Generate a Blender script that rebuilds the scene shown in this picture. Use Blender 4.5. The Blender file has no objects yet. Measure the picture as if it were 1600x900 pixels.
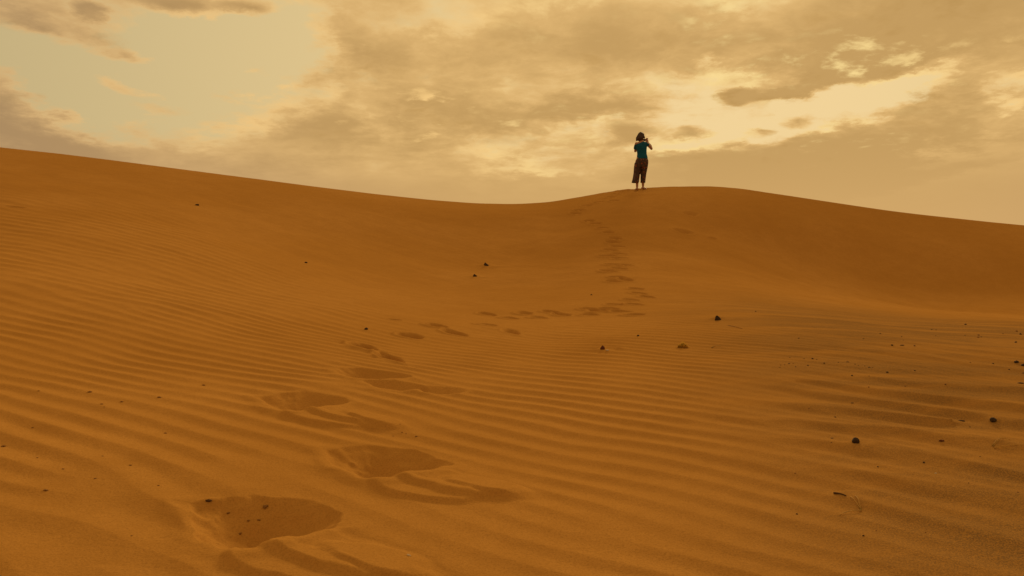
import bpy, bmesh, math, random
import numpy as np
from mathutils import Vector, Matrix

random.seed(7)
SC = bpy.context.scene
COL = SC.collection
R = math.radians

# ------------------------------------------------------------------ camera
F = 1232.0                       # focal length in photo pixels (1600 wide)
HOR = 470.0                      # photo row of the true horizon
EYE = 0.90                       # a low, crouching viewpoint
PITCH = math.atan((HOR - 450.0) / F)
cam_d = bpy.data.cameras.new('camera_view')
cam_d.sensor_width = 36.0
cam_d.lens = 36.0 * F / 1600.0
cam_d.clip_start = 0.02
cam_d.clip_end = 5000.0
cam_o = bpy.data.objects.new('camera_view', cam_d)
COL.objects.link(cam_o)
cam_o.location = (0, 0, EYE)
cam_o.rotation_euler = (math.pi / 2 + PITCH, 0, 0)
SC.camera = cam_o
cam_d.dof.use_dof = False

# ------------------------------------------------------------------ light
SUN_AZ, SUN_EL = R(17.0), R(23.0)          # azimuth from +Y towards +X
SUN_DIR = Vector((math.sin(SUN_AZ) * math.cos(SUN_EL), math.cos(SUN_AZ) * math.cos(SUN_EL), math.sin(SUN_EL)))
sun_d = bpy.data.lights.new('sun', 'SUN')
sun_d.energy = 1.9
sun_d.angle = R(13.0)
sun_d.color = (1.0, 0.74, 0.40)
sun_o = bpy.data.objects.new('sun', sun_d)
COL.objects.link(sun_o)
sun_o.rotation_euler = SUN_DIR.to_track_quat('Z', 'Y').to_euler()
sun_o.location = (0, 0, 30)

SC.view_settings.view_transform = 'Standard'
SC.view_settings.look = 'None'
SC.view_settings.exposure = 0.0
SC.view_settings.gamma = 1.0
SC.view_settings.use_curve_mapping = False


def srgb(r, g, b):
    def f(c):
        c /= 255.0
        return c / 12.92 if c <= 0.04045 else ((c + 0.055) / 1.055) ** 2.4
    return (f(r), f(g), f(b), 1.0)


# small node-graph helper ------------------------------------------------
class G:
    def __init__(s, tree):
        s.t = tree
        tree.nodes.clear()

    def n(s, typ, **kw):
        nd = s.t.nodes.new(typ)
        for k, v in kw.items():
            setattr(nd, k, v)
        return nd

    def put(s, sock, v):
        if isinstance(v, bpy.types.NodeSocket):
            s.t.links.new(v, sock)
        elif v is not None:
            sock.default_value = v

    def m(s, op, a, b=None, c=None, clamp=False):
        nd = s.n('ShaderNodeMath', operation=op, use_clamp=clamp)
        s.put(nd.inputs[0], a); s.put(nd.inputs[1], b); s.put(nd.inputs[2], c)
        return nd.outputs[0]

    def v(s, op, a, b=None, scale=None):
        nd = s.n('ShaderNodeVectorMath', operation=op)
        s.put(nd.inputs[0], a); s.put(nd.inputs[1], b)
        if scale is not None:
            s.put(nd.inputs['Scale'], scale)
        return nd.outputs['Value'] if op in ('LENGTH', 'DOT_PRODUCT', 'DISTANCE') else nd.outputs['Vector']

    def mix(s, fac, a, b, blend='MIX'):
        nd = s.n('ShaderNodeMix', data_type='RGBA', blend_type=blend)
        nd.clamp_factor = True
        s.put(nd.inputs[0], fac); s.put(nd.inputs[6], a); s.put(nd.inputs[7], b)
        return nd.outputs[2]

    def ss(s, v, a, b, lo=0.0, hi=1.0, smooth=True):
        nd = s.n('ShaderNodeMapRange', interpolation_type='SMOOTHSTEP' if smooth else 'LINEAR')
        s.put(nd.inputs[0], v); s.put(nd.inputs[1], a); s.put(nd.inputs[2], b)
        s.put(nd.inputs[3], lo); s.put(nd.inputs[4], hi)
        return nd.outputs[0]

    def noise(s, vec, scale, detail=4.0, rough=0.5, dist=0.0, dim='3D'):
        nd = s.n('ShaderNodeTexNoise', noise_dimensions=dim)
        s.put(nd.inputs['Vector'], vec)
        nd.inputs['Scale'].default_value = scale
        nd.inputs['Detail'].default_value = detail
        nd.inputs['Roughness'].default_value = rough
        nd.inputs['Distortion'].default_value = dist
        return nd.outputs[0]


# ------------------------------------------------------------------ sky
def az_el(px, py):
    a = math.atan((px - 800.0) / F)
    return a, math.atan((HOR - py) / F * math.cos(a))


def build_sky():
    w = bpy.data.worlds.new('World')
    SC.world = w
    w.use_nodes = True
    g = G(w.node_tree)
    d = g.n('ShaderNodeTexCoord').outputs['Generated']
    sep = g.n('ShaderNodeSeparateXYZ'); g.put(sep.inputs[0], d)
    x, y, z = sep.outputs
    el = g.m('ARCSINE', z)
    az = g.m('ARCTAN2', x, y)
    cmb = g.n('ShaderNodeCombineXYZ'); g.put(cmb.inputs[0], az); g.put(cmb.inputs[1], el)
    ae = cmb.outputs[0]
    # flat cloud deck seen in perspective
    zz = g.m('ADD', g.m('MAXIMUM', z, 0.0), 0.16)
    cp = g.n('ShaderNodeCombineXYZ')
    g.put(cp.inputs[0], g.m('DIVIDE', x, zz)); g.put(cp.inputs[1], g.m('DIVIDE', y, zz))
    deck = cp.outputs[0]
    # wobble that breaks up the edges of every large cloud field
    wob = g.n('ShaderNodeTexNoise'); g.put(wob.inputs['Vector'], deck)
    wob.inputs['Scale'].default_value = 4.0; wob.inputs['Detail'].default_value = 9; wob.inputs['Roughness'].default_value = 0.66
    off = g.v('MULTIPLY', g.v('SUBTRACT', wob.outputs['Color'], (0.5, 0.5, 0.5)), (0.17, 0.085, 0.0))
    aew = g.v('ADD', ae, off)

    def blob(px, py, rx, ry, rot=0.0, src=aew):
        a, e = az_el(px, py)
        mp = g.n('ShaderNodeMapping', vector_type='TEXTURE')
        g.put(mp.inputs[0], src)
        mp.inputs[1].default_value = (a, e, 0)
        mp.inputs[2].default_value = (0, 0, R(rot))
        mp.inputs[3].default_value = (rx / F, ry / F, 1)
        gr = g.n('ShaderNodeTexGradient', gradient_type='SPHERICAL')
        g.put(gr.inputs[0], mp.outputs[0])
        return gr.outputs[1]

    def total(items, start=0.0, src=aew):
        acc = None
        for amp, *b in items:
            v = blob(*b, src=src)
            acc = g.m('MULTIPLY_ADD', v, amp, acc if acc is not None else start)
        return acc

    calm = g.ss(el, 0.12, 0.22, 0.12, 1.0)          # the air over the horizon is an even veil
    patchy = g.ss(g.noise(g.v('ADD', deck, (3.7, 9.2, 0)), 0.9, 3, 0.5), .35, .65, 0.55, 1.25)

    def field(vec):
        a = g.noise(vec, 1.5, 4, 0.5, 0.2)
        b = g.noise(g.v('ADD', vec, (7.3, 2.1, 0)), 5.2, 9, 0.60, 0.35)
        c = g.noise(g.v('ADD', vec, (1.9, 5.6, 0)), 15.0, 6, 0.62, 0.3)
        lo = g.m('MULTIPLY', g.m('SUBTRACT', a, 0.5), 1.0)
        hi = g.m('ADD', g.m('MULTIPLY', g.m('SUBTRACT', b, 0.5), 1.15), g.m('MULTIPLY', g.m('SUBTRACT', c, 0.5), 0.42))
        return g.m('MULTIPLY', g.m('MULTIPLY_ADD', hi, patchy, lo), calm)

    fb = field(deck)
    # where the deck is open (negative) or closed (positive)
    mask = total([
        (-0.95, 300, 95, 250, 125, 8), (-0.55, 60, 110, 190, 90, 0), (-0.45, 210, 165, 190, 55, -14), (-0.4, 420, 60, 110, 70, 0),
        (-0.70, 1340, 152, 170, 42, 14), (-0.50, 1190, 190, 150, 34, 10), (-0.38, 1080, 222, 110, 30, 5), (-0.4, 1420, 120, 90, 30, 10),
        (-0.50, 1110, 150, 130, 44, 12), (-0.40, 590, 195, 60, 45, 0), (-0.3, 820, 262, 120, 22, 0), (-0.3, 1480, 238, 110, 18, 5),
        (-0.45, 1580, 140, 40, 26, 0), (-0.35, 1115, 88, 24, 20, 0), (-0.3, 690, 20, 100, 30, 0),
        (0.55, 10, 190, 210, 60, -22), (0.30, 330, 150, 70, 22, 0), (0.35, 560, 200, 260, 60, 12),
        (0.55, 900, 172, 200, 26, 3), (0.55, 1400, 235, 330, 62, 12), (0.45, 1150, 260, 200, 40, 4), (0.55, 1430, 35, 330, 75, 0), (0.35, 980, 70, 300, 55, 0), (0.25, 620, 110, 170, 70, 0),
    ], 0.28)
    mask = g.m('MAXIMUM', mask, -0.36)
    # single small puffs
    aes = g.v('ADD', ae, g.v('SCALE', off, scale=0.42))
    puffs = total([
        (0.58, 60, 42, 100, 24, -6), (0.46, 185, 70, 70, 20, -14), (0.46, 200, 82, 50, 12, 0), (0.50, 402, 105, 32, 17, -4), (0.8, 140, 14, 30, 14, 0), (0.85, 290, 6, 90, 20, 0), (0.9, 385, 10, 50, 14, 0),
        (0.4, 190, 132, 60, 12, -12), (0.4, 240, 168, 70, 14, -8),
        (1.05, 1158, 149, 50, 13, 6), (1.05, 1240, 143, 52, 10, 0), (0.95, 1085, 207, 36, 14, 0), (0.75, 1245, 188, 36, 11, 0), (0.7, 1190, 205, 30, 9, 0), (1.0, 1290, 118, 50, 16, 0),
        (0.6, 985, 212, 40, 20, 10),
    ], 0.0, aes)
    mask = g.m('ADD', mask, puffs)
    dens = g.m('ADD', mask, fb)
    dens = g.m('ADD', dens, g.ss(el, 0.10, 0.20, 0.30, 0.0))
    cov = g.ss(dens, -0.16, 0.34)
    thick = g.ss(dens, 0.06, 0.70)

    # flanks of the puffs that face up towards the light
    fbb = field(g.v('ADD', deck, (0.02, -0.085, 0)))
    slope = g.m('SUBTRACT', fb, fbb)

    # brightness falls away from the sun's place behind the cloud
    ga, ge = az_el(1120, 150)
    glow_dir = (math.sin(ga) * math.cos(ge), math.cos(ga) * math.cos(ge), math.sin(ge))
    cosn = g.v('DOT_PRODUCT', d, glow_dir)
    wide = g.ss(cosn, 0.62, 0.985)
    near = g.ss(cosn, 0.945, 0.999)

    sky = g.n('ShaderNodeTexSky', sky_type='NISHITA')
    sky.sun_disc = False
    sky.sun_elevation = SUN_EL
    sky.sun_rotation = SUN_AZ
    sky.air_density = 1.0
    sky.dust_density = 3.0
    sky.ozone_density = 1.0
    nis = g.v('MINIMUM', g.v('SCALE', sky.outputs[0], scale=0.05), (1.0, 1.0, 1.0))
    nis = g.mix(1.0, nis, (1.0, 0.72, 0.38, 1), 'MULTIPLY')
    dust = g.mix(wide, srgb(202, 180, 130), srgb(230, 202, 144))
    dust = g.mix(near, dust, srgb(240, 209, 150))
    clear = g.mix(0.9, nis, dust)

    thickc = g.mix(wide, srgb(168, 135, 95), srgb(194, 153, 92))
    thinc = g.mix(wide, srgb(214, 174, 118), srgb(230, 186, 118))
    litc = g.mix(wide, srgb(238, 188, 120), srgb(252, 208, 134))
    litc = g.mix(near, litc, srgb(254, 224, 150))
    body = g.mix(thick, thinc, thickc)
    pick = g.ss(g.noise(g.v('ADD', deck, (4.4, 0.8, 0)), 2.6, 4, 0.55), .42, .66)
    rim = g.m('MULTIPLY', g.ss(slope, 0.06, 0.34), g.m('MULTIPLY_ADD', pick, 0.75, 0.12))
    body = g.mix(rim, body, litc)
    shade = g.m('MULTIPLY', g.ss(slope, -0.04, -0.36), 0.55)
    body = g.mix(shade, body, g.mix(wide, srgb(150, 122, 84), srgb(178, 136, 74)))
    col = g.mix(g.m('MULTIPLY', cov, 0.95), clear, body)
    # bright fringes where the cloud thins out close to the sun
    fringe = g.m('MULTIPLY', g.m('MULTIPLY', cov, g.m('SUBTRACT', 1.0, cov)), 4.0)
    col = g.mix(g.m('MULTIPLY', g.m('MULTIPLY', fringe, pick), g.m('MULTIPLY_ADD', wide, 0.55, 0.15)), col, litc)
    # dusty veil along the horizon
    low = g.ss(el, 0.05, 0.205, 1.0, 0.0)
    lowc = g.mix(g.ss(cosn, 0.80, 0.99), srgb(182, 144, 106), srgb(214, 170, 108))
    col = g.mix(g.m('MULTIPLY', low, 0.82), col, lowc)
    # a ground-coloured lower half so that no light leaks from below
    col = g.mix(g.ss(z, -0.06, 0.0, 1.0, 0.0), col, srgb(120, 80, 36))
    bg = g.n('ShaderNodeBackground')
    g.put(bg.inputs[0], col)
    bg.inputs[1].default_value = 1.0
    out = g.n('ShaderNodeOutputWorld')
    w.node_tree.links.new(bg.outputs[0], out.inputs[0])
    try:
        w.cycles.sampling_method = 'MANUAL'
        w.cycles.sample_map_resolution = 512
    except Exception:
        pass


build_sky()


# ------------------------------------------------------------------ numpy noise
def _hash(ix, iy, seed):
    h = (ix.astype(np.int64) * 374761393 + iy.astype(np.int64) * 668265263 + seed * 1442695041) & 0xFFFFFFFF
    h = ((h ^ (h >> 13)) * 1274126177) & 0xFFFFFFFF
    return (h ^ (h >> 16)) & 0xFFFFFFFF


_ANG = np.arange(256) / 256.0 * 2 * np.pi
_GX, _GY = np.cos(_ANG), np.sin(_ANG)


def gnoise(x, y, seed=0):
    x = np.asarray(x, float); y = np.asarray(y, float)
    x0 = np.floor(x); y0 = np.floor(y)
    fx, fy = x - x0, y - y0
    ux = fx * fx * fx * (fx * (fx * 6 - 15) + 10)
    uy = fy * fy * fy * (fy * (fy * 6 - 15) + 10)

    def c(i, j):
        k = _hash(x0 + i, y0 + j, seed) & 255
        return _GX[k] * (fx - i) + _GY[k] * (fy - j)
    a = c(0, 0); b = c(1, 0); e = c(0, 1); f = c(1, 1)
    return ((a + (b - a) * ux) + ((e + (f - e) * ux) - (a + (b - a) * ux)) * uy) * 1.5


def fbm(x, y, seed=0, octv=3, gain=0.5):
    s = 0.0; a = 1.0; k = 1.0
    for o in range(octv):
        s = s + a * gnoise(x * k, y * k, seed + 17 * o)
        a *= gain; k *= 2.03
    return s


def sst(v, a, b):
    t = np.clip((np.asarray(v, float) - a) / (b - a), 0, 1)
    return t * t * (3 - 2 * t)


def pchip(xs, ys):
    xs = np.array(xs, float); ys = np.array(ys, float)
    h = np.diff(xs); dl = np.diff(ys) / h
    m = np.zeros(len(xs)); m[0] = dl[0]; m[-1] = dl[-1]
    for i in range(1, len(xs) - 1):
        if dl[i - 1] * dl[i] > 0:
            w1 = 2 * h[i] + h[i - 1]; w2 = h[i] + 2 * h[i - 1]
            m[i] = (w1 + w2) / (w1 / dl[i - 1] + w2 / dl[i])

    def f(q):
        q = np.clip(np.asarray(q, float), xs[0], xs[-1])
        i = np.clip(np.searchsorted(xs, q, side='right') - 1, 0, len(xs) - 2)
        t = (q - xs[i]) / h[i]
        t2, t3 = t * t, t * t * t
        return (ys[i] * (2 * t3 - 3 * t2 + 1) + h[i] * m[i] * (t3 - 2 * t2 + t)
                + ys[i + 1] * (-2 * t3 + 3 * t2) + h[i] * m[i + 1] * (t3 - t2))
    return f


# ------------------------------------------------------------------ dune shape
# the crest line: photo column, photo row, distance straight ahead in metres
CREST = [(-500, 172, 20.5), (-250, 199, 20.7), (0, 230, 21.0), (100, 241, 21.3), (200, 253.5, 21.6), (300, 266.5, 21.9),
         (400, 279.5, 22.3), (500, 292.5, 22.7), (600, 304.5, 23.1), (700, 314.5, 23.4), (760, 318, 23.5), (800, 318.5, 23.6),
         (850, 316, 23.6), (900, 308.5, 23.5), (950, 300, 23.4), (1000, 294.3, 23.3), (1050, 291.5, 23.2), (1100, 291, 23.1),
         (1150, 294, 23.0), (1200, 301, 22.9), (1300, 316, 22.7), (1400, 330.5, 22.5), (1500, 342, 22.2), (1600, 352, 22.0),
         (1850, 373, 21.4), (2100, 390, 20.8)]
BACK = 2.0
_a = []; _yc = []; _zc = []; _e = []
for px, py, dd in CREST:
    xx = (px - 800) / F * dd
    e = math.tan(math.atan((450 - py) / F) + 0.0)
    # exact direction of the pixel through the pitched camera
    vy = math.cos(PITCH) - (450 - py) / F * math.sin(PITCH)
    vz = math.sin(PITCH) + (450 - py) / F * math.cos(PITCH)
    vx = (px - 800) / F
    k = dd / vy
    _a.append(vx * k / (dd + BACK)); _yc.append(dd); _zc.append(vz * k)
f_yc = pchip(_a, _yc)
f_zc = pchip(_a, _zc)
P_C = pchip([-0.6, 0, .098, .122, .163, .245, .43, .65, .78, .90, 1.0], [-.10, 0, .054, .068, .092, .134, .212, .405, .625, .855, 1.0])
P_L = pchip([-0.6, 0, .08, .19, .286, .43, .667, .857, 1.0], [-.14, 0, .053, .134, .21, .327, .58, .812, 1.0])
P_R = pchip([-0.6, 0, .109, .27, .40, .55, .68, .78, .90, 1.0], [-.12, 0, .08, .165, .188, .200, .214, .315, .715, 1.0])


def polar(x, y):
    a = x / np.maximum(y + BACK, 0.6)
    return np.clip(a, _a[0], _a[-1])


def base_height(x, y):
    """ground height (world z) without ripples or tracks"""
    x = np.asarray(x, float); y = np.asarray(y, float)
    a = polar(x, y)
    yc = f_yc(a); zc = f_zc(a)
    s = y / yc
    wl = sst(-a, 0.02, 0.50); wr = sst(a, 0.12, 0.50)
    sc = np.clip(s, -0.6, 1.0)
    P = P_C(sc) * (1 - wl) * (1 - wr) + P_L(sc) * wl + P_R(sc) * wr
    z = -EYE + (zc + EYE) * P
    t = np.maximum(y - yc, 0)
    tt = np.minimum(t, 9.0)
    z = z + 0.10 * tt - 0.024 * tt * tt - 0.33 * np.maximum(t - 9.0, 0)
    rr = np.hypot(x, y)
    floor = -1.6 + 1.1 * fbm(x * 0.013, y * 0.013, 91, 3) - 0.002 * np.minimum(rr, 400)
    far = sst(rr, 26, 40)
    k = 0.6
    zs = np.where(far > 0, np.logaddexp(np.clip(z / k, -60, 60), floor / k) * k, z)
    z = z * (1 - far) + zs * far
    und = fbm(x * 0.35, y * 0.35, 5, 2) * 0.035 + fbm(x * 0.9, y * 0.9, 8, 2) * 0.010
    z = z + und * sst(rr, 1.0, 4.0) * (1 - sst(s, 0.80, 0.97) * 0.9)
    return z + EYE


def hit(px, py, surface=None):
    """where the photo pixel's line of sight meets the sand"""
    vx = (px - 800) / F
    vu = (450 - py) / F
    dy = math.cos(PITCH) - vu * math.sin(PITCH)
    dz = math.sin(PITCH) + vu * math.cos(PITCH)
    t = np.geomspace(0.8, 40, 6000)
    zz = EYE + dz * t
    h = (surface or base_height)(vx * t, dy * t)
    i = np.argmax(zz < h)
    if not (zz < h).any():
        return None
    return float(vx * t[i]), float(dy * t[i])


# ------------------------------------------------------------------ footprints
# photo column, row of the hollow's middle, width and depth on the ground (m), how deep (m), slumped sand beside it
PRINTS = [
    (396, 812, .42, .42, .066, 1), (594, 722, .42, .40, .062, 1), (464, 628, .37, .42, .058, 1),
    (573, 584, .42, .34, .055, 0), (615, 602, .36, .24, .040, 0), (682, 609, .30, .20, .026, 0),
    (566, 541, .34, .34, .060, 0), (605, 558, .42, .24, .045, 0), (640, 524, .28, .36, .050, 0),
    (680, 508, .30, .36, .050, 0), (708, 520, .40, .30, .048, 0), (797, 518, .36, .26, .030, 0),
]
# the far trail: middle and length of each hollow in a 3.636x enlargement with its corner at (700, 280)
for cx, cy, ln in [(215, 765, 120), (345, 790, 140), (210, 825, 120), (430, 760, 90), (510, 787, 110), (575, 752, 90), (640, 768, 110), (790, 737, 80), (795, 770, 120),
                   (845, 748, 80), (940, 712, 70), (1030, 685, 80), (1050, 711, 110), (905, 735, 70), (975, 752, 90), (1045, 770, 100), (1060, 622, 100), (1075, 648, 110),
                   (1125, 668, 60), (930, 578, 90), (1000, 570, 120), (950, 556, 90), (900, 522, 110), (965, 508, 90), (920, 484, 100), (1005, 489, 80), (895, 437, 90),
                   (965, 450, 80), (915, 402, 90), (965, 425, 70), (930, 357, 60), (955, 383, 60), (945, 335, 55), (905, 302, 60), (872, 278, 60), (832, 254, 60),
                   (795, 238, 55), (720, 195, 70), (742, 176, 55), (782, 150, 60), (850, 131, 55), (915, 103, 60), (940, 122, 50), (962, 84, 50), (1010, 68, 45)]:
    PRINTS.append((700 + cx / 3.636, 280 + cy / 3.636, ln / 3.636, 0, .05, 0))
DENTS = [(1078, 334, .40, .36, .07), (1067, 361, .50, .42, .08), (1113, 372, .24, .26, .035), (615, 499, .16, .14, .02), (20, 323, .34, .2, .03)]
tracks = []
_rg = random.Random(3)
for px, py, w_, l_, dp, sl in PRINTS:
    p = hit(px, py)
    if p:
        far_ = p[1] > 5.2
        if l_ == 0:                       # given by its length in the picture
            w_ = min(max(w_ / F * p[1] * 1.1, .30), .52); l_ = .34
        rot_ = _rg.uniform(1.1, 1.32) if p[1] < 13 else _rg.uniform(.75, 1.05)
        tracks.append((p[0], p[1], w_ * (1.25 if far_ else 1), l_ * (.60 if far_ else 1), dp * (1.0 if not far_ else (1.7 if p[1] < 13 else 2.4 if p[1] < 18 else 2.9)), sl,
                       rot_ if far_ else _rg.uniform(-.1, .3), _rg.randint(0, 999)))
for px, py, w_, l_, dp in DENTS:
    p = hit(px, py)
    if p:
        tracks.append((p[0], p[1], w_, l_, dp, 0, _rg.uniform(-.3, .1), _rg.randint(0, 999)))


_gx = np.linspace(-60, 60, 2401)
_gs = 0.20 + 0.16 * sst(_gx, -6.0, -2.5) + 0.68 * sst(_gx, -2.2, 1.4)
_gi = np.concatenate([[0], np.cumsum((_gs[1:] + _gs[:-1]) * 0.5 * np.diff(_gx))])
_gi -= np.interp(0, _gx, _gi)
_hy = np.linspace(-60, 80, 2801)
_hs = 1.0 - 0.42 * sst(_hy, 4.0, 9.0)
_hi = np.concatenate([[0], np.cumsum((_hs[1:] + _hs[:-1]) * 0.5 * np.diff(_hy))])
_rd = random.Random(12)
# places where a ripple forks: near ones first
FORKS = [(_rd.uniform(-4.5, 2.2) * (yy / 6), yy, _rd.choice((-1, 1))) for yy in [_rd.uniform(1.9, 8.0) for _ in range(34)]]


def ripple_height(x, y):
    a = polar(x, y)
    s = y / f_yc(a)
    # slow bending of the ripple trains, finer wandering along the crests
    wx = fbm(x * 0.20 + 3.1, y * 0.20, 21, 2)
    wf = fbm(x * 0.8, y * 0.8, 33, 2)
    wh = gnoise(x * 3.0, y * 3.0, 44)
    right = sst(a, 0.06, 0.40)
    q = np.interp(x, _gx, _gi) + np.interp(y, _hy, _hi)
    ph = q / 0.172 + 0.55 * wx + 0.26 * wf + 0.06 * wh
    damp = np.ones_like(ph)
    for fx, fy, sg in FORKS:
        dx, dy = x - fx, y - fy
        ph = ph + sg * np.arctan2(dy * 1.6, dx) / (2 * np.pi)
        damp = damp * (1 - 0.8 * np.exp(-(dx * dx + dy * dy) / 0.02))
    fr = ph - np.floor(ph)
    k = 0.42
    tri = np.where(fr < k, fr / k, (1 - fr) / (1 - k))
    shp = tri * tri * (3 - 2 * tri) * 0.45 + tri ** 1.5 * 0.55 - 0.45
    amp = 0.0130 * (0.80 + 0.45 * gnoise(x * 0.6, y * 0.6, 55) + 0.40 * gnoise(x * 2.2, y * 1.5, 56))
    amp = np.maximum(amp, 0.0015) * damp
    lft = sst(-a, 0.05, 0.45)
    fade = 1 - sst(s, 0.20 + 0.24 * lft, 0.40 + 0.40 * lft)
    fade = np.maximum(fade, 0.15 * (1 - sst(s, .80, .93))) * (1 - 0.70 * right) * (0.86 + 0.14 * lft)
    h = shp * amp * fade
    # broad, low, wandering waves of the gravelly flat on the right
    ang2 = R(42)
    q2 = x * np.sin(ang2) + y * np.cos(ang2)
    ph2 = q2 / 0.36 + 1.0 * fbm(x * 0.30, y * 0.30, 71, 2) + 0.30 * gnoise(x * 1.0, y * 1.0, 72) + 0.05 * gnoise(x * 5, y * 5, 74)
    for fx, fy, sg in ((1.1, 2.6, 1), (1.9, 3.4, -1), (1.5, 4.2, 1), (2.3, 4.6, -1), (.8, 3.5, 1), (2.6, 3.9, 1)):
        ph2 = ph2 + sg * np.arctan2((y - fy) * 1.6, x - fx) / (2 * np.pi)
    fr2 = ph2 - np.floor(ph2)
    tri2 = np.where(fr2 < 0.30, fr2 / 0.30, (1 - fr2) / 0.70)
    shp2 = tri2 * tri2 * (3 - 2 * tri2) * .5 + tri2 ** 1.4 * .5 - 0.5
    amp2 = 0.028 * (0.55 + 0.45 * sst(y, 2.0, 3.4)) * np.clip(0.55 + 1.1 * gnoise(x * 0.5, y * 0.7, 73), 0.06, 1.1)
    fade2 = right * (1 - sst(y, 4.4, 6.8))
    h = h + shp2 * amp2 * fade2
    # faint steep ripples on the shaded right flank
    ph3 = (x * 0.94 - y * 0.34) / 0.42 + 0.9 * fbm(x * .25, y * .25, 81, 2)
    h = h + 0.008 * np.sin(ph3 * 2 * np.pi) * sst(a, .22, .36) * sst(s, .50, .60) * (1 - sst(s, .66, .85)) * np.clip(.5 + gnoise(x * .4, y * .4, 82), 0, 1)
    # low wind streaks everywhere
    h = h + 0.006 * gnoise((x * .5 + y * .8) * 2.2, (x * .8 - y * .5) * 0.5, 61) * (1 - sst(s, .85, .97))
    return h


STONES_AT = [(1122, 499, 14), (941, 546, 12), (1337, 692, 13), (1552, 658, 11), (760, 415, 11), (743, 432, 9), (326, 783, 10), (572, 515, 6)]
DRIFTS = []
for px, py, sz in STONES_AT:
    p = hit(px, py)
    DRIFTS.append((p[0], p[1], sz / F * math.hypot(*p)))
FEET = hit(1002, 296.5)


def track_height(x, y):
    """returns dz and a weight that wipes the ripples out near prints"""
    dz = np.zeros_like(x); wipe = np.zeros_like(x)
    for (cx, cy, w_, l_, dp, sl, rot, sd) in tracks:
        rad = 3.0 * max(w_, l_)
        idx = np.nonzero((np.abs(x - cx) < rad) & (np.abs(y - cy) < rad))[0]
        if len(idx) == 0:
            continue
        X = x[idx] - cx; Y = y[idx] - cy
        near = cy < 5
        c, s_ = math.cos(rot), math.sin(rot)
        p = (X * c - Y * s_) / (w_ * 0.5)
        q = (X * s_ + Y * c) / (l_ * 0.5)
        jit = 0.15 * gnoise(X * 8 + sd, Y * 8, sd) + 0.05 * gnoise(X * 20 + sd, Y * 20, sd + 1)
        # hollow: steep far wall, narrowing towards the viewer
        pw = p * (1.0 + 0.45 * np.clip(-q, -0.25, 0.9)) - 0.10
        r = np.sqrt(pw * pw + q * q) + jit
        if near:
            rc = np.clip(r + 0.24 * np.clip(q, -1, 1) * np.clip(1.1 - r, 0, 1) / 0.9, 0, 2)
            lip = np.clip((1.02 - rc) / 0.92, 0, 1)
            bowl = -dp * 1.45 * lip ** 0.85
        else:
            bowl = -dp * (1 - sst(r, 0.22, 1.04)) * (1.0 + 0.30 * np.clip(q, -1, 1)) * 1.15
        rim = dp * 0.15 * np.exp(-((r - 1.22) / 0.24) ** 2) * (0.6 + 0.5 * np.clip(-q, -1, 1))
        h = bowl + rim
        wp = 1 - sst(r, 0.95, 1.35)
        if sl:
            # slumped tongues of sand pushed out to the right and towards the viewer
            for (ox, oy, rw, rl, hh, rr_) in ((0.30, -0.20, .30, .13, .017, -.45), (0.20, -0.29, .22, .10, .014, -.3), (.42, -.24, .20, .09, .012, -.5)):
                c2, s2 = math.cos(rr_), math.sin(rr_)
                pp = ((X - ox) * c2 + (Y - oy) * s2) / rw
                qq = (-(X - ox) * s2 + (Y - oy) * c2) / rl
                r2 = np.sqrt(pp * pp + qq * qq) + jit * 0.9
                h = h + hh * (1 - sst(r2, 0.74, 1.02)) * (0.75 + 0.5 * np.clip(-qq, -1, 1))
                wp = np.maximum(wp, (1 - sst(r2, 0.8, 1.25)) * 0.85)
            h = h + (0.004 * gnoise(X * 14, Y * 14, sd + 5) + .002 * gnoise(X * 34, Y * 34, sd + 8)) * (1 - sst(r, .7, 1.15))
            # crumbs of firmer sand at the bottom of the hollow
            h = h + 0.012 * np.maximum(gnoise(X * 26, Y * 26, sd + 6) - .15, 0) * (1 - sst(r, .6, 1.0)) * sst(-p, -.3, .4)
        dz[idx] += h
        wipe[idx] = np.maximum(wipe[idx], wp)
    for cx, cy, sz in DRIFTS:
        idx = np.nonzero((np.abs(x - cx) < sz * 8) & (np.abs(y - cy) < sz * 8))[0]
        X = (x[idx] - cx) / sz; Y = (y[idx] - cy) / sz
        tail = np.exp(-((X - 1.6) * .8 + (Y + 1.1) * .6) ** 2 / 3.2 - ((X - 1.6) * -.6 + (Y + 1.1) * .8) ** 2 / .5)
        dz[idx] += sz * (.30 * np.exp(-(X * X + Y * Y) / 1.1) + .16 * tail - .10 * np.exp(-((X + 1.0) ** 2 + (Y - .6) ** 2) / .5))
    idx = np.nonzero(np.hypot(x - FEET[0], y - FEET[1]) < 2.5)[0]
    X = x[idx] - FEET[0]; Y = y[idx] - FEET[1]
    dz[idx] += (.03 * gnoise(X * 3.2, Y * 3.2, 7) + .02 * gnoise(X * 8, Y * 8, 9)) * np.exp(-((X + .45) ** 2 / .5 + Y * Y / .8))
    return dz, wipe


def ground(x, y):
    x = np.atleast_1d(np.asarray(x, float)); y = np.atleast_1d(np.asarray(y, float))
    t, wv = track_height(x, y)
    return base_height(x, y) + ripple_height(x, y) * (1 - wv) + t


def gz(x, y):
    return float(ground([x], [y])[0])


# ------------------------------------------------------------------ materials
def principled(name):
    m = bpy.data.materials.new(name)
    m.use_nodes = True
    g = G(m.node_tree)
    out = g.n('ShaderNodeOutputMaterial')
    b = g.n('ShaderNodeBsdfPrincipled')
    m.node_tree.links.new(b.outputs[0], out.inputs[0])
    return m, g, b


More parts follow.
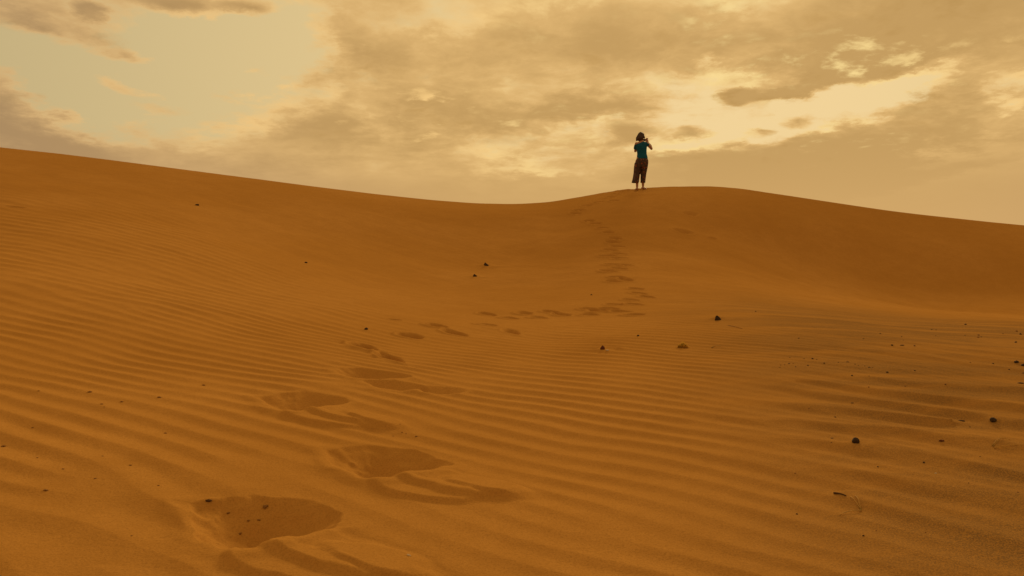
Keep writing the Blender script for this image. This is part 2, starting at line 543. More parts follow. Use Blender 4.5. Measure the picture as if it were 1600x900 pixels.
def mat_sand():
    m, g, b = principled('sand')
    pos = g.n('ShaderNodeNewGeometry').outputs['Position']
    sep = g.n('ShaderNodeSeparateXYZ'); g.put(sep.inputs[0], pos)
    big = g.noise(pos, 0.35, 3, 0.5)
    mid = g.noise(pos, 3.0, 4, 0.6)
    fine = g.noise(pos, 160.0, 3, 0.7)
    grain = g.noise(pos, 420.0, 2, 0.7)
    c = g.mix(g.ss(big, .35, .65), (0.445, 0.216, 0.045, 1), (0.485, 0.242, 0.056, 1))
    c = g.mix(g.ss(mid, .3, .7, 0, .35), c, (0.38, 0.182, 0.038, 1))
    c = g.mix(g.ss(fine, .42, .70, 0, .6), c, (0.29, 0.140, 0.029, 1))
    c = g.mix(g.ss(grain, .60, .74, 0, .5), c, (0.58, 0.32, 0.095, 1))
    c = g.mix(g.ss(g.noise(pos, 14.0, 5, .65), .40, .70, 0, .30), c, (0.36, 0.170, 0.032, 1))
    # coarse grey-brown grains strewn over the flat on the right
    st = g.n('ShaderNodeMapping'); g.put(st.inputs[0], pos)
    st.inputs[2].default_value = (0, 0, R(20)); st.inputs[3].default_value = (0.5, 2.6, 1)
    patch = g.noise(st.outputs[0], 1.1, 4, 0.6, 0.4)
    ratio = g.m('DIVIDE', sep.outputs[0], g.m('ADD', g.m('MAXIMUM', sep.outputs[1], 0.0), BACK))
    region = g.m('MULTIPLY', g.ss(ratio, 0.06, 0.34), g.ss(sep.outputs[1], 8.0, 13.0, 1.0, 0.0))
    coarse = g.m('MULTIPLY', region, g.ss(patch, .34, .60, .35, .95))
    speck = g.ss(g.noise(pos, 230.0, 2, .6), .40, .60, .35, 1.0)
    c = g.mix(g.m('MULTIPLY', coarse, speck), c, (0.185, 0.105, 0.038, 1))
    g.put(b.inputs['Base Color'], c)
    b.inputs['Roughness'].default_value = 1.0
    b.inputs['Specular IOR Level'].default_value = 0.0
    bump = g.n('ShaderNodeBump'); bump.inputs['Strength'].default_value = 0.5; bump.inputs['Distance'].default_value = 0.004
    hgt = g.m('ADD', g.m('MULTIPLY', fine, 0.6), g.m('MULTIPLY', g.noise(pos, 45.0, 3, .6), .9))
    g.put(bump.inputs['Height'], hgt)
    g.put(b.inputs['Normal'], bump.outputs[0])
    return m


def mat_simple(name, c1, c2, scale=30.0, rough=0.85, bump=0.2, spec=0.08):
    m, g, b = principled(name)
    o = g.n('ShaderNodeTexCoord').outputs['Object']
    n = g.noise(o, scale, 5, 0.6)
    g.put(b.inputs['Base Color'], g.mix(g.ss(n, .35, .65), c1, c2))
    b.inputs['Roughness'].default_value = rough
    b.inputs['Specular IOR Level'].default_value = spec
    if bump:
        bp = g.n('ShaderNodeBump'); bp.inputs['Strength'].default_value = bump; bp.inputs['Distance'].default_value = .003
        g.put(bp.inputs['Height'], g.noise(o, scale * 3, 4, .6))
        g.put(b.inputs['Normal'], bp.outputs[0])
    return m


M = {}
M['sand'] = mat_sand()
M['stone'] = mat_simple('dark_stone', (0.030, 0.020, 0.014, 1), (0.075, 0.045, 0.026, 1), 60)
M['redstone'] = mat_simple('red_stone', (0.085, 0.026, 0.014, 1), (0.15, 0.05, 0.02, 1), 60)
M['clod'] = mat_simple('sand_clod', (0.17, 0.08, 0.022, 1), (0.26, 0.125, 0.032, 1), 80)
M['pale'] = mat_simple('pale_chip', (0.55, 0.44, 0.28, 1), (0.66, 0.55, 0.38, 1), 60)
M['straw'] = mat_simple('dry_straw', (0.55, 0.36, 0.085, 1), (0.68, 0.46, 0.14, 1), 25, .7, 0)
M['tuft'] = mat_simple('dry_tuft', (0.52, 0.33, 0.05, 1), (0.66, 0.42, 0.08, 1), 25, .8, 0)
M['twig'] = mat_simple('dark_twig', (0.06, 0.03, 0.013, 1), (0.10, 0.05, 0.02, 1), 60)


def let_light_through(m):
    """thin dry blades glow when lit from behind"""
    t = m.node_tree
    b = next(n for n in t.nodes if n.type == 'BSDF_PRINCIPLED'); out = next(n for n in t.nodes if n.type == 'OUTPUT_MATERIAL')
    tr = t.nodes.new('ShaderNodeBsdfTranslucent'); mx = t.nodes.new('ShaderNodeMixShader'); mx.inputs[0].default_value = .5
    t.links.new(b.inputs['Base Color'].links[0].from_socket, tr.inputs[0])
    t.links.new(b.outputs[0], mx.inputs[1]); t.links.new(tr.outputs[0], mx.inputs[2]); t.links.new(mx.outputs[0], out.inputs[0])


let_light_through(M['tuft']); let_light_through(M['straw'])


def link_mesh(name, me, mat, parent=None, smooth=True):
    o = bpy.data.objects.new(name, me)
    COL.objects.link(o)
    if mat and not me.materials:
        me.materials.append(mat)
    if smooth:
        me.polygons.foreach_set('use_smooth', np.ones(len(me.polygons), bool))
    o.parent = parent
    return o


def tag(o, label, cat, group=None):
    o['label'] = label; o['category'] = cat
    if group:
        o['group'] = group
    return o


# ------------------------------------------------------------------ the dune
def build_dune():
    th = np.concatenate([np.linspace(-180, -62, 40, endpoint=False), np.linspace(-62, -37, 70, endpoint=False),
                         np.linspace(-37, 37, 760, endpoint=False), np.linspace(37, 62, 70, endpoint=False),
                         np.linspace(62, 180, 40, endpoint=False)])
    th = np.radians(th)
    rad = np.concatenate([np.geomspace(0.25, 1.6, 30, endpoint=False), np.geomspace(1.6, 34.0, 1200, endpoint=False),
                          np.geomspace(34.0, 2500, 90)])
    T, Rr = np.meshgrid(th, rad)
    x = (Rr * np.sin(T)).ravel(); y = (Rr * np.cos(T)).ravel()
    z = ground(x, y)
    nt, nr = len(th), len(rad)
    co = np.stack([x, y, z], 1)
    co = np.vstack([co, [[0, 0, gz(0, 0)]]])
    i = np.arange(nr - 1)[:, None] * nt; j = np.arange(nt)[None, :]; j2 = (j + 1) % nt
    quads = np.stack([i + j, i + nt + j, i + nt + j2, i + j2], -1).reshape(-1, 4)
    quads = quads[:, ::-1]
    tris = np.stack([np.arange(nt), (np.arange(nt) + 1) % nt, np.full(nt, nt * nr)], 1)[:, ::-1]
    me = bpy.data.meshes.new('sand_dune')
    me.vertices.add(len(co)); me.vertices.foreach_set('co', co.ravel())
    loops = np.concatenate([quads.ravel(), tris.ravel()])
    me.loops.add(len(loops)); me.loops.foreach_set('vertex_index', loops.astype(np.int32))
    npol = len(quads) + len(tris)
    me.polygons.add(npol)
    starts = np.concatenate([np.arange(len(quads)) * 4, len(quads) * 4 + np.arange(len(tris)) * 3])
    me.polygons.foreach_set('loop_start', starts.astype(np.int32))
    me.update(calc_edges=True)
    me.validate()
    nz = sum(me.polygons[k].normal.z for k in range(0, 50000, 500))
    if nz < 0:
        me.flip_normals()
    o = link_mesh('sand_dune', me, M['sand'])
    o['kind'] = 'structure'
    return o


build_dune()


# ------------------------------------------------------------------ stones and litter
def stone_mesh(seed, mat, sx=1, sy=.8, sz=.65, sub=2, rough=.28, peak=0.0):
    rg = random.Random(seed)
    bm = bmesh.new()
    bmesh.ops.create_icosphere(bm, subdivisions=sub, radius=0.5)
    planes = [(Vector((rg.uniform(-1, 1), rg.uniform(-1, 1), rg.uniform(-1, 1))).normalized(), rg.uniform(.30, .45)) for _ in range(9)]
    for v in bm.verts:
        p = v.co.copy()
        for nrm, dd in planes:
            e = p.dot(nrm) - dd
            if e > 0:
                p -= nrm * e * .9
        p *= 1 + rg.uniform(-.04, .04) * rough * 3
        if peak and p.z > -.3:
            k = 1 - peak * (p.z + .3) / .75
            p = Vector((p.x * k - (p.z + .3) * .28, p.y * k, p.z))
        v.co = Vector((p.x * sx, p.y * sy, p.z * sz))
    me = bpy.data.meshes.new('stone')
    bm.to_mesh(me); bm.free()
    me.materials.append(mat)
    return me


def place(name, me, px, py, size_px, label, cat, group=None, sink=.28, rz=None, flat=1.0):
    p = hit(px, py, ground)
    if not p:
        return None
    dist = math.hypot(*p)
    s = size_px / F * dist * math.cos(math.atan2(p[0], p[1])) ** 0
    o = link_mesh(name, me, None, smooth=False)
    z = gz(*p)
    lo = min(v.co.z for v in me.vertices); hi = max(v.co.z for v in me.vertices)
    o.scale = (s, s, s * flat)
    o.rotation_euler = (0, 0, random.uniform(0, 6.28) if rz is None else rz)
    o.location = (p[0], p[1], z - lo * s * flat - sink * (hi - lo) * s * flat)
    return tag(o, label, cat, group)


# the few stones that stand out
place('stone', stone_mesh(11, M['stone'], 1.0, .7, .85, peak=.55), 1122, 500, 13, 'angular dark grey stone lying alone on smooth sand below the hump', 'stone', rz=.3)
place('stone', stone_mesh(12, M['redstone'], 1.0, .8, .8, peak=.5), 941, 546, 12, 'dark reddish stone with a small white chip beside it', 'stone')
place('shell_chip', stone_mesh(13, M['pale'], 1.0, .45, .45), 949, 548, 6, 'small white chip lying against the dark reddish stone', 'chip', rz=-.5)
place('stone', stone_mesh(14, M['stone'], 1.0, .5, .75, peak=.85), 760, 415, 11, 'upper one of two small pointed dark stones on the smooth slope', 'stone', 'pair of pointed stones', rz=-.4)
place('stone', stone_mesh(15, M['stone'], 1.0, .5, .6, peak=.7), 743, 432, 9, 'lower one of two small pointed dark stones on the smooth slope', 'stone', 'pair of pointed stones', rz=.2)
place('stone', stone_mesh(16, M['stone'], 1.0, .9, .9), 1337, 692, 12, 'rounded dark pebble, biggest on the broad ripples, above the dry straw', 'stone')
place('stone', stone_mesh(17, M['stone'], 1.0, .85, .75), 1552, 658, 10, 'dark rounded pebble next to a thin flat splinter', 'stone')
place('stone', stone_mesh(18, M['stone'], 1.0, .35, .22), 1502, 658, 10, 'thin flat dark splinter of stone beside a rounded pebble', 'stone', rz=-.25)
place('stone', stone_mesh(19, M['redstone'], 1.0, .5, .4), 1471, 690, 8, 'flat reddish stone chip between two dark pebbles', 'stone', rz=-.1)
place('stone', stone_mesh(21, M['stone'], 1.0, .8, .8), 572, 515, 6, 'small dark pebble by itself just above the footprints', 'stone')
place('stone', stone_mesh(22, M['twig'], 1.0, .6, .4), 326, 783, 10, 'small dark stone on the rim of the deepest footprint', 'stone', rz=.2)
place('shell_chip', stone_mesh(23, M['pale'], 1.0, .4, .35), 639, 868, 9, 'pale chip on the sand near the slumped footprint', 'chip', rz=-.5)
place('shell_chip', stone_mesh(24, M['pale'], 1.0, .6, .4), 1462, 740, 4, 'tiny pale chip on a broad sand wave', 'chip')
place('stone', stone_mesh(25, M['stone'], 1.0, .6, .6), 924, 461, 4, 'tiny dark pebble beside the bend of the track', 'stone')
place('stone', stone_mesh(26, M['stone'], 1.0, .7, .7), 997, 525, 5, 'tiny dark pebble between the reddish stone and the tuft', 'stone')
place('stone', stone_mesh(27, M['stone'], 1.0, .7, .6), 308, 321, 6, 'small dark stone on the smooth slope under the high crest', 'stone')
place('stone', stone_mesh(28, M['stone'], 1.0, .7, .6), 478, 411, 5, 'small dark stone on the faintly rippled slope', 'stone')

peb = [stone_mesh(40 + k, M['stone'], 1, .8, .6, 1) for k in range(5)]
pebr = [stone_mesh(60 + k, M['redstone'], 1, .75, .5, 1) for k in range(3)]
flatp = [stone_mesh(70 + k, M['stone'], 1, .5, .22, 1) for k in range(2)]
rg = random.Random(5)
# x, y and size in a 3.636x enlargement of the photograph whose corner is (1160, 480)
GRAVEL = [(1075, 128, 10), (1100, 130, 5), (1098, 162, 6), (783, 152, 10), (905, 168, 8), (915, 188, 6), (850, 218, 18), (908, 218, 30),
          (978, 221, 14), (1268, 100, 14), (1265, 160, 6), (1342, 160, 12), (1340, 172, 14), (1357, 170, 6), (1480, 152, 6), (1558, 138, 14),
          (1580, 155, 16), (1553, 201, 16), (1558, 315, 26), (1597, 333, 24), (1597, 375, 20), (1580, 433, 35), (1515, 355, 10), (1425, 322, 12),
          (1153, 440, 14), (980, 362, 12), (925, 450, 10), (823, 372, 16), (623, 390, 14), (720, 392, 8), (718, 455, 12), (598, 312, 20),
          (545, 315, 8), (465, 320, 14), (398, 294, 14), (422, 298, 8), (270, 286, 8), (265, 322, 12), (288, 321, 6), (218, 330, 8),
          (240, 328, 6), (213, 343, 7), (302, 340, 9), (372, 333, 12), (350, 294, 5), (658, 332, 8), (640, 325, 5), (720, 342, 22),
          (740, 343, 8), (695, 335, 6), (625, 545, 20), (528, 626, 12), (378, 577, 8), (1293, 682, 8), (510, 745, 22), (505, 770, 6),
          (320, 178, 10), (688, 180, 6), (75, 25, 12), (1295, 315, 8), (300, 945, 10), (1030, 884, 16), (770, 908, 12), (1565, 1053, 12),
          (760, 1272, 10), (687, 1300, 14), (1040, 1280, 6), (310, 1177, 14), (1285, 1000, 8), (1310, 1317, 8), (1350, 850, 6)]
for cx, cy, sz in GRAVEL:
    px, py = 1160 + cx / 3.636, 480 + cy / 3.636
    me = flatp[rg.randrange(2)] if sz >= 20 and sz not in (26, 24) else (pebr[rg.randrange(3)] if rg.random() < .25 else peb[rg.randrange(5)])
    look = 'flat dark stone chip' if me in flatp else ('small reddish pebble' if me in pebr else ('small dark pebble' if sz >= 11 else 'tiny dark pebble'))
    where = ('on the smooth sand beyond the broad waves' if cy < 240 else 'in the sprinkle of gravel where the broad waves begin' if cy < 350 and cx < 900
             else 'lying on the broad dark sand waves')
    place('pebble', me, px, py, max(sz / 3.636, 2.2), look + ' ' + where, 'pebble', 'gravel ' + where,
          rz=rg.uniform(-.5, .5) if sz >= 20 else None)
clod = [stone_mesh(80 + k, M['clod'], 1, .6, .4, 1) for k in range(4)]
for cx, cy, sz in [(160, 135, 16), (372, 140, 30), (420, 190, 22), (432, 202, 12), (505, 180, 25), (660, 162, 32), (843, 112, 28), (135, 288, 16),
                   (15, 365, 30), (155, 412, 16), (262, 458, 20), (425, 405, 16), (540, 443, 24), (655, 527, 18), (190, 547, 35), (545, 735, 16),
                   (685, 310, 24), (395, 498, 20)]:
    place('sand_crumb', clod[rg.randrange(4)], cx / 2.65, 560 + cy / 2.65, sz / 2.65 * .68, 'brown crumb of crusted sand half buried among the ripples',
          'sand crumb', 'crumbs among the ripples', sink=.45, rz=rg.uniform(-.6, .3))
for cx, cy, sz in [(355, 408, 42), (175, 437, 22), (320, 470, 20), (270, 475, 22), (232, 535, 25)]:
    place('sand_crumb', clod[rg.randrange(4)], 300 + cx / 3.077, 660 + cy / 3.077, sz / 3.077, 'dark crumb of sand in the hollow of the deepest footprint',
          'sand crumb', 'crumbs in the deepest footprint', sink=.35)
for cx, cy, sz in [(1010, 48, 12), (967, 67, 10), (1030, 55, 8), (1078, 68, 16), (1000, 10, 8)]:
    place('sand_crumb', clod[rg.randrange(4)], 300 + cx / 3.077, 660 + cy / 3.077, sz / 3.077, 'dark crumb of sand just above a footprint rim',
          'sand crumb', 'crumbs above the footprint', sink=.3)


def tube(bm, pts, r0, r1, n=5):
    rings = []
    for i, p in enumerate(pts):
        p = Vector(p)
        t = (Vector(pts[min(i + 1, len(pts) - 1)]) - Vector(pts[max(i - 1, 0)])).normalized()
        a = t.cross(Vector((0, 0, 1)))
        a = a.normalized() if a.length > 1e-4 else Vector((1, 0, 0))
        b = t.cross(a)
        r = r0 + (r1 - r0) * i / (len(pts) - 1)
        rings.append([bm.verts.new(p + (a * math.cos(2 * math.pi * k / n) + b * math.sin(2 * math.pi * k / n)) * r) for k in range(n)])
    for A, B in zip(rings, rings[1:]):
        for k in range(n):
            bm.faces.new((A[k], A[(k + 1) % n], B[(k + 1) % n], B[k]))
    bm.faces.new(rings[0][::-1]); bm.faces.new(rings[-1])


def bm_obj(name, bm, mat, parent=None, smooth=True):
    bmesh.ops.recalc_face_normals(bm, faces=bm.faces)
    me = bpy.data.meshes.new(name)
    bm.to_mesh(me); bm.free()
    return link_mesh(name, me, mat, parent, smooth)


def straw(name, strokes, thick, label, cat, mat, lift=.012):
    """a dry stalk lying on the sand, traced along photo points"""
    p0 = hit(*strokes[0][0])
    root = bpy.data.objects.new(name, None); COL.objects.link(root)
    z0 = gz(*p0)
    root.location = (p0[0], p0[1], z0)
    tag(root, label, cat)
    for st in strokes:
        pts = []
        W = [hit(*q) for q in st]
        fine = []
        for A, B in zip(W, W[1:]):
            for k in range(5):
                fine.append((A[0] + (B[0] - A[0]) * k / 5, A[1] + (B[1] - A[1]) * k / 5))
        fine.append(W[-1])
        n = len(fine)
        for k, (x, y) in enumerate(fine):
            pts.append((x - p0[0], y - p0[1], gz(x, y) - z0 + thick * .7 + lift * math.sin(math.pi * k / (n - 1)) * .5))
        bm = bmesh.new()
        tube(bm, pts, thick, thick * .6)
        bm_obj('stalk', bm, mat, root)


straw('dry_straw', [[(1346, 793), (1330, 797), (1312, 804)], [(1346, 793), (1341, 784), (1336, 777)], [(1345, 792), (1334, 783), (1328, 778)]],
      .0016, 'forked yellow straw lying on the broad sand waves', 'straw', M['straw'])
straw('dry_straw', [[(1551, 698), (1566, 692), (1580, 690)], [(1552, 699), (1572, 700), (1590, 700)], [(1550, 697), (1560, 693), (1569, 689)], [(1553, 700), (1568, 702), (1584, 703)]],
      .0014, 'loose spray of yellow straws half buried in the sand', 'straw', M['straw'])
straw('twig', [[(1303, 770), (1312, 773), (1322, 776)]], .0035, 'short dark twig lying beside the forked yellow straw', 'twig', M['twig'], .004)
straw('dry_straw', [[(1112, 543), (1120, 541), (1126, 540)]], .003, 'short pale stalk lying near the ochre tuft', 'straw', M['straw'], .004)
straw('dry_straw', [[(1137, 508), (1150, 512), (1160, 514)]], .002, 'thin stalk trailing away from the angular dark stone', 'straw', M['clod'], .003)


def build_tuft():
    p = hit(1067, 543)
    z = gz(*p)
    d = math.hypot(*p)
    wpx = 23 / F * d
    root = bpy.data.objects.new('grass_tuft', None); COL.objects.link(root)
    root.location = (p[0], p[1], z)
    tag(root, 'small rounded tuft of ochre dry grass on bare sand', 'grass tuft')
    bm = bmesh.new()
    r = random.Random(9)
    for k in range(240):
        a = r.uniform(0, 6.283); q = math.sqrt(r.random())
        b = Vector((math.cos(a) * q * wpx * .30, math.sin(a) * q * wpx * .22, -.004))
        tip = Vector((math.cos(a) * (q * wpx * .48) + r.uniform(-.01, .01), math.sin(a) * q * wpx * .36 + r.uniform(-.01, .01),
                      wpx * .46 * (1.08 - q * .85) * r.uniform(.65, 1.05)))
        mid = (b + tip) * .5 + Vector((r.uniform(-.008, .008), r.uniform(-.008, .008), .006))
        sd = Vector((-math.sin(a + r.uniform(-1, 1)), math.cos(a + r.uniform(-1, 1)), 0)) * .0028
        v = [bm.verts.new(b - sd), bm.verts.new(b + sd), bm.verts.new(mid + sd), bm.verts.new(mid - sd), bm.verts.new(tip)]
        bm.faces.new((v[0], v[1], v[2], v[3])); bm.faces.new((v[3], v[2], v[4]))
    o = bm_obj('blades', bm, M['tuft'], root, False)
    o['kind'] = 'stuff'


build_tuft()


# ------------------------------------------------------------------ the person
def mat_cloth(name, col, dark):
    m, g, b = principled(name)
    o = g.n('ShaderNodeTexCoord').outputs['Object']
    g.put(b.inputs['Base Color'], g.mix(g.ss(g.noise(o, 9, 4, .6), .3, .7), col, dark))
    b.inputs['Roughness'].default_value = .85
    b.inputs['Specular IOR Level'].default_value = .2
    bp = g.n('ShaderNodeBump'); bp.inputs['Strength'].default_value = .35; bp.inputs['Distance'].default_value = .02
    g.put(bp.inputs['Height'], g.noise(o, 12, 3, .5)); g.put(b.inputs['Normal'], bp.outputs[0])
    return m


def mat_print():
    m, g, b = principled('patterned_cotton')
    o = g.n('ShaderNodeTexCoord').outputs['Object']
    vo = g.n('ShaderNodeTexVoronoi'); g.put(vo.inputs['Vector'], o); vo.inputs['Scale'].default_value = 17
    vd = vo.outputs['Distance']
    c = g.mix(g.ss(vd, .28, .36), (0.20, 0.035, 0.018, 1), (0.045, 0.026, 0.020, 1))
    c = g.mix(g.ss(vd, .14, .20, 1, 0), c, (0.30, 0.17, 0.05, 1))
    n = g.noise(o, 7, 4, .6)
    c = g.mix(g.ss(n, .5, .68, 0, .8), c, (0.10, 0.055, 0.04, 1))
    g.put(b.inputs['Base Color'], c)
    b.inputs['Roughness'].default_value = .9
    bp = g.n('ShaderNodeBump'); bp.inputs['Strength'].default_value = .4; bp.inputs['Distance'].default_value = .02
    g.put(bp.inputs['Height'], g.noise(o, 10, 3, .5)); g.put(b.inputs['Normal'], bp.outputs[0])
    return m


M['skin'] = mat_simple('skin', (0.34, 0.17, 0.095, 1), (0.40, 0.21, 0.12, 1), 14, .55, 0, .4)
M['hair'] = mat_simple('dark_hair', (0.028, 0.013, 0.007, 1), (0.055, 0.026, 0.013, 1), 60, .55, .5, .4)
M['teal'] = mat_cloth('teal_cotton', (0.005, 0.090, 0.165, 1), (0.004, 0.07, 0.13, 1))
M['print'] = mat_print()
M['black'] = mat_simple('black_plastic', (0.02, 0.02, 0.02, 1), (0.03, 0.03, 0.03, 1), 40, .45, 0, .4)
M['metal'] = mat_simple('grey_metal', (0.16, 0.16, 0.16, 1), (0.22, 0.22, 0.22, 1), 40, .35, 0, .5)


def loft(bm, rings, n=18):
    """closed body from elliptical rings (centre, half width x, half depth y, axis); axis None = horizontal"""
    R_ = []
    u_prev = None
    for c, a, b_, ax in rings:
        c = Vector(c)
        if ax is None:
            u, v = Vector((1, 0, 0)), Vector((0, 1, 0))
        else:
            ax = Vector(ax).normalized()
            if u_prev is None:
                ref = Vector((0.13, 0.9, 0.2))
                if abs(ref.normalized().dot(ax)) > .85:
                    ref = Vector((0, 0, 1))
                u = ax.cross(ref).normalized()
            else:                      # carry the frame along the limb without twisting
                u = (u_prev - ax * u_prev.dot(ax)).normalized()
            u_prev = u
            v = ax.cross(u).normalized()
        R_.append([bm.verts.new(c + u * (a * math.cos(2 * math.pi * k / n)) + v * (b_ * math.sin(2 * math.pi * k / n))) for k in range(n)])
    for A, B in zip(R_, R_[1:]):
        for k in range(n):
            bm.faces.new((A[k], A[(k + 1) % n], B[(k + 1) % n], B[k]))
    bm.faces.new(R_[0][::-1]); bm.faces.new(R_[-1])


def limb(bm, pts, n=14):
    """tapered limb through (point, radius) pairs with rounded ends"""
    P = [Vector(p) for p, r in pts]; Rr = [r for p, r in pts]
    rings = []
    for i in range(len(P)):
        t = P[min(i + 1, len(P) - 1)] - P[max(i - 1, 0)]
        rings.append((P[i], Rr[i], Rr[i], t))
    t0 = (P[1] - P[0]).normalized(); t1 = (P[-1] - P[-2]).normalized()
    rings.insert(0, (P[0] - t0 * Rr[0] * .6, Rr[0] * .6, Rr[0] * .6, t0))
    rings.append((P[-1] + t1 * Rr[-1] * .6, Rr[-1] * .6, Rr[-1] * .6, t1))
    loft(bm, rings, n)


def ball(bm, c, r, sx=1, sy=1, sz=1, rot=None):
    m = Matrix.Translation(Vector(c))
    if rot:
        m = m @ rot
    m = m @ Matrix.Diagonal((sx, sy, sz, 1))
    bmesh.ops.create_icosphere(bm, subdivisions=3, radius=r, matrix=m)


def remeshed(name, bm, mat, parent, voxel, smooth=4):
    o = bm_obj(name, bm, mat, parent)
    md = o.modifiers.new('union', 'REMESH'); md.mode = 'VOXEL'; md.voxel_size = voxel; md.use_smooth_shade = True
    if smooth:
        s = o.modifiers.new('soften', 'SMOOTH'); s.iterations = smooth; s.factor = .5
    return o


def hand(bm, wrist, palm_dir, side, grip, flip=1):
    """palm, four curled fingers and a thumb closing on the camera"""
    w = Vector(wrist); d = Vector(palm_dir).normalized(); s = Vector(side).normalized(); c = d.cross(s).normalized() * grip
    pc = w + d * .05
    loft(bm, [(w, .026, .020, d), (w + d * .03, .034, .017, d), (w + d * .065, .040, .015, d), (w + d * .09, .036, .013, d)], 12)
    for k, (o_, ln) in enumerate(((-.030, .070), (-.010, .080), (.010, .076), (.029, .060))):
        b = w + d * .085 + s * o_
        limb(bm, [(b, .0095), (b + d * ln * .40 + c * ln * .12, .009), (b + d * ln * .58 + c * ln * .45, .0085), (b + d * ln * .50 + c * ln * .78, .0075)], 8)
    b = w + d * .03 - s * .030 * flip
    limb(bm, [(b, .012), (b - s * .022 * flip + d * .025 + c * .01, .011), (b - s * .026 * flip + d * .052 + c * .022, .0095)], 8)


def build_person():
    p = hit(1002, 296.5)
    x0, y0 = p
    # stand on the crest itself
    yy = np.linspace(y0 - .2, y0 + 2.0, 60)
    z0 = gz(x0, y0)
    root = bpy.data.objects.new('person', None); COL.objects.link(root)
    z0 -= .012                       # feet pressed into the sand
    root.location = (x0, y0, z0)
    tag(root, 'person in teal T-shirt and loose patterned trousers standing on the crest taking a photograph', 'person')
    zl = gz(x0 - .13, y0) - z0; zr = gz(x0 + .05, y0 + .02) - z0
    # -------- body
    bm = bmesh.new()
    loft(bm, [((.01, 0, .84), .13, .10, None), ((.015, 0, .92), .155, .115, None), ((.02, .0, 1.05), .125, .088, None), ((.012, .0, 1.20), .135, .095, None),
              ((.008, .0, 1.33), .155, .092, None), ((.008, -.005, 1.395), .13, .07, None), ((.01, 0, 1.43), .06, .055, None),
              ((.012, .012, 1.49), .050, .050, None), ((.012, .02, 1.53), .05, .052, None)], 20)
    hc = Vector((.006, .035, 1.585))
    turn = Matrix.Rotation(R(-28), 4, 'Z')
    ball(bm, hc, .1, .76, .93, 1.10, turn)
    fd = Vector((math.sin(R(28)), math.cos(R(28)), 0))
    sdv = Vector((fd.y, -fd.x, 0))
    ball(bm, hc + fd * .030 + Vector((0, 0, -.062)), .06, .82, .9, .82, turn)        # jaw
    limb(bm, [(hc + fd * .086 + Vector((0, 0, .012)), .009), (hc + fd * .104 + Vector((0, 0, -.018)), .013)], 8)   # nose
    limb(bm, [(hc + fd * .083 - sdv * .018 + Vector((0, 0, -.050)), .007), (hc + fd * .088 + Vector((0, 0, -.050)), .009), (hc + fd * .083 + sdv * .018 + Vector((0, 0, -.050)), .007)], 8)
    for sgn in (-1, 1):
        ball(bm, hc + sdv * sgn * .076 + Vector((0, 0, -.01)), .03, .35, .7, 1.0, turn)    # ears
        ball(bm, hc + fd * .080 + sdv * sgn * .030 + Vector((0, 0, .010)), .016, 1, .7, .8, turn)  # eyes
    # arms
    limb(bm, [((-.135, 0, 1.365), .050), ((-.152, .07, 1.27), .043), ((-.15, .15, 1.165), .036), ((-.05, .22, 1.26), .034), ((.06, .285, 1.375), .025)])
    limb(bm, [((.150, 0, 1.375), .050), ((.235, .05, 1.305), .043), ((.320, .10, 1.228), .037), ((.298, .17, 1.34), .036), ((.238, .245, 1.435), .027)])
    hand(bm, (.06, .285, 1.375), (.42, .10, .90), (1, 0, -.2), 1, 1)
    hand(bm, (.238, .245, 1.435), (-.26, .28, .92), (1, .2, .1), -1, 1)
    # legs and feet
    for sx, kx, ax, zf, toe in ((-.085, -.110, -.122, zl, (-.03, .17)), (.085, .062, .050, zr, (.12, .12))):
        limb(bm, [((sx, 0, .86), .085), ((sx * .9 + kx * .1, .01, .68), .075), ((kx, .02, .46), .052), ((kx * .6 + ax * .4, -.005, .33), .054),
                  ((ax, -.005, .18), .038), ((ax, 0, .085 + zf), .031)])
        a = Vector((ax, 0, zf)); t = Vector((toe[0], toe[1], 0)).normalized()
        loft(bm, [(a - t * .065 + Vector((0, 0, .030)), .018, .020, t), (a - t * .045 + Vector((0, 0, .032)), .030, .032, t), (a + Vector((0, 0, .045)), .034, .048, t),
                  (a + t * .06 + Vector((0, 0, .032)), .038, .034, t), (a + t * .12 + Vector((0, 0, .018)), .043, .021, t), (a + t * .165 + Vector((0, 0, .013)), .036, .015, t)], 14)
        for k in range(5):
            sd = Vector((t.y, -t.x, 0)) * (1 if sx > 0 else -1)
            bt = a + t * (.160 - .006 * k) + sd * (-.028 + .0145 * k) + Vector((0, 0, .011))
            limb(bm, [(bt, .010 if k == 0 else .008), (bt + t * .022, .009 if k == 0 else .007)], 8)
    body = remeshed('body', bm, M['skin'], root, .0065, 3)
    # -------- shirt
    bm = bmesh.new()
    loft(bm, [((.028, 0, .905), .163, .128, None), ((.03, 0, .96), .158, .122, None), ((.022, 0, 1.06), .140, .104, None), ((.014, 0, 1.17), .146, .107, None),
              ((.008, 0, 1.28), .163, .110, None), ((.012, -.002, 1.345), .158, .098, None), ((.036, -.004, 1.385), .112, .080, None), ((.030, 0, 1.412), .080, .064, None)], 24)
    limb(bm, [((-.120, 0, 1.335), .052), ((-.142, .03, 1.32), .054), ((-.154, .065, 1.27), .053), ((-.157, .085, 1.235), .053)])
    limb(bm, [((.135, 0, 1.365), .060), ((.178, .022, 1.342), .055), ((.208, .038, 1.322), .053)])
    shirt = remeshed('shirt', bm, M['teal'], root, .009, 5)
    # -------- trousers: wide, the left leg flaring out in the wind
    bm = bmesh.new()
    loft(bm, [((.028, 0, .925), .150, .115, None), ((.022, 0, .88), .182, .135, None), ((.018, 0, .82), .192, .145, None), ((.012, 0, .74), .190, .140, None), ((.008, 0, .66), .165, .12, None)], 24)
    loft(bm, [((-.085, 0, .80), .108, .12, None), ((-.110, .01, .66), .104, .12, None), ((-.128, .01, .50), .096, .112, None), ((-.150, .0, .36), .098, .108, None),
              ((-.168, -.01, .27), .104, .112, None), ((-.182, -.02, .215), .108, .115, None)], 20)
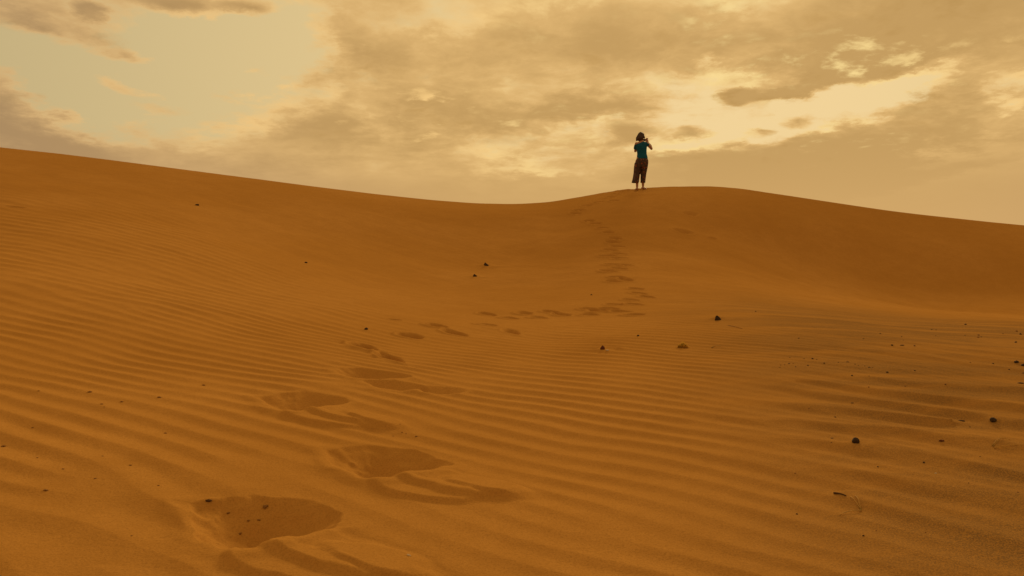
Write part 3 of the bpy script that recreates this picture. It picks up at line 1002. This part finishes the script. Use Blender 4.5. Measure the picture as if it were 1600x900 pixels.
    loft(bm, [((.100, 0, .80), .108, .12, None), ((.090, .01, .66), .100, .115, None), ((.070, .01, .50), .085, .098, None), ((.056, .0, .36), .078, .088, None),
              ((.050, -.005, .27), .072, .082, None), ((.046, -.005, .215), .072, .084, None)], 20)
    tr = remeshed('trousers', bm, M['print'], root, .010, 4)
    # -------- hair: chin-length, loose
    bm = bmesh.new()
    ball(bm, hc + Vector((-.010, -.022, .014)), .106, .90, .92, 1.02)
    ball(bm, hc + Vector((-.035, -.040, -.050)), .085, .98, .80, 1.15)
    ball(bm, hc + Vector((-.062, -.030, -.090)), .058, .95, .8, 1.1)
    ball(bm, hc + Vector((.030, -.045, -.035)), .06, .85, .7, 1.0)
    r = random.Random(4)
    for k in range(46):
        a = r.uniform(R(130), R(330)); q = .085
        if math.cos(a) > .3 and r.random() < .6:
            continue
        st = hc + Vector((math.cos(a) * q, math.sin(a) * q * .95 - .015, r.uniform(-.03, .06)))
        en = hc + Vector((math.cos(a) * .105 - .026 + r.uniform(-.03, .02), math.sin(a) * .085 - .025, r.uniform(-.155, -.085)))
        mid = (st + en) * .5 + Vector((math.cos(a), math.sin(a), 0)) * .022
        if (en - hc).dot(fd) > .035:
            continue
        limb(bm, [(st, .016), (mid, .015), (en, .007)], 7)
    remeshed('hair', bm, M['hair'], root, .008, 2)
    # -------- the compact camera between the hands
    cam = bpy.data.objects.new('compact_camera', None); COL.objects.link(cam)
    cc = Vector((.155, .315, 1.53))
    cam.location = (x0 + cc.x, y0 + cc.y, z0 + cc.z)
    cam.rotation_euler = (0, R(6), R(-24))
    tag(cam, 'small black camera held up in front of the face by the person on the crest', 'camera')
    b1 = bmesh.new(); bmesh.ops.create_cube(b1, size=1, matrix=Matrix.Diagonal((.115, .032, .068, 1)))
    bmesh.ops.bevel(b1, geom=list(b1.edges), offset=.006, segments=2, affect='EDGES')
    bm_obj('camera_body', b1, M['black'], cam, False)
    b2 = bmesh.new(); bmesh.ops.create_cone(b2, cap_ends=True, segments=24, radius1=.026, radius2=.022, depth=.035, matrix=Matrix.Translation((0, .033, 0)) @ Matrix.Rotation(R(-90), 4, 'X'))
    bm_obj('lens', b2, M['metal'], cam, False)
    b3 = bmesh.new(); bmesh.ops.create_cone(b3, cap_ends=True, segments=16, radius1=.009, radius2=.008, depth=.008, matrix=Matrix.Translation((.038, 0, .038)))
    bm_obj('shutter_button', b3, M['metal'], cam, False)


build_person()

SC.render.resolution_x = 1024
SC.render.resolution_y = 576
SC.render.engine = 'CYCLES'
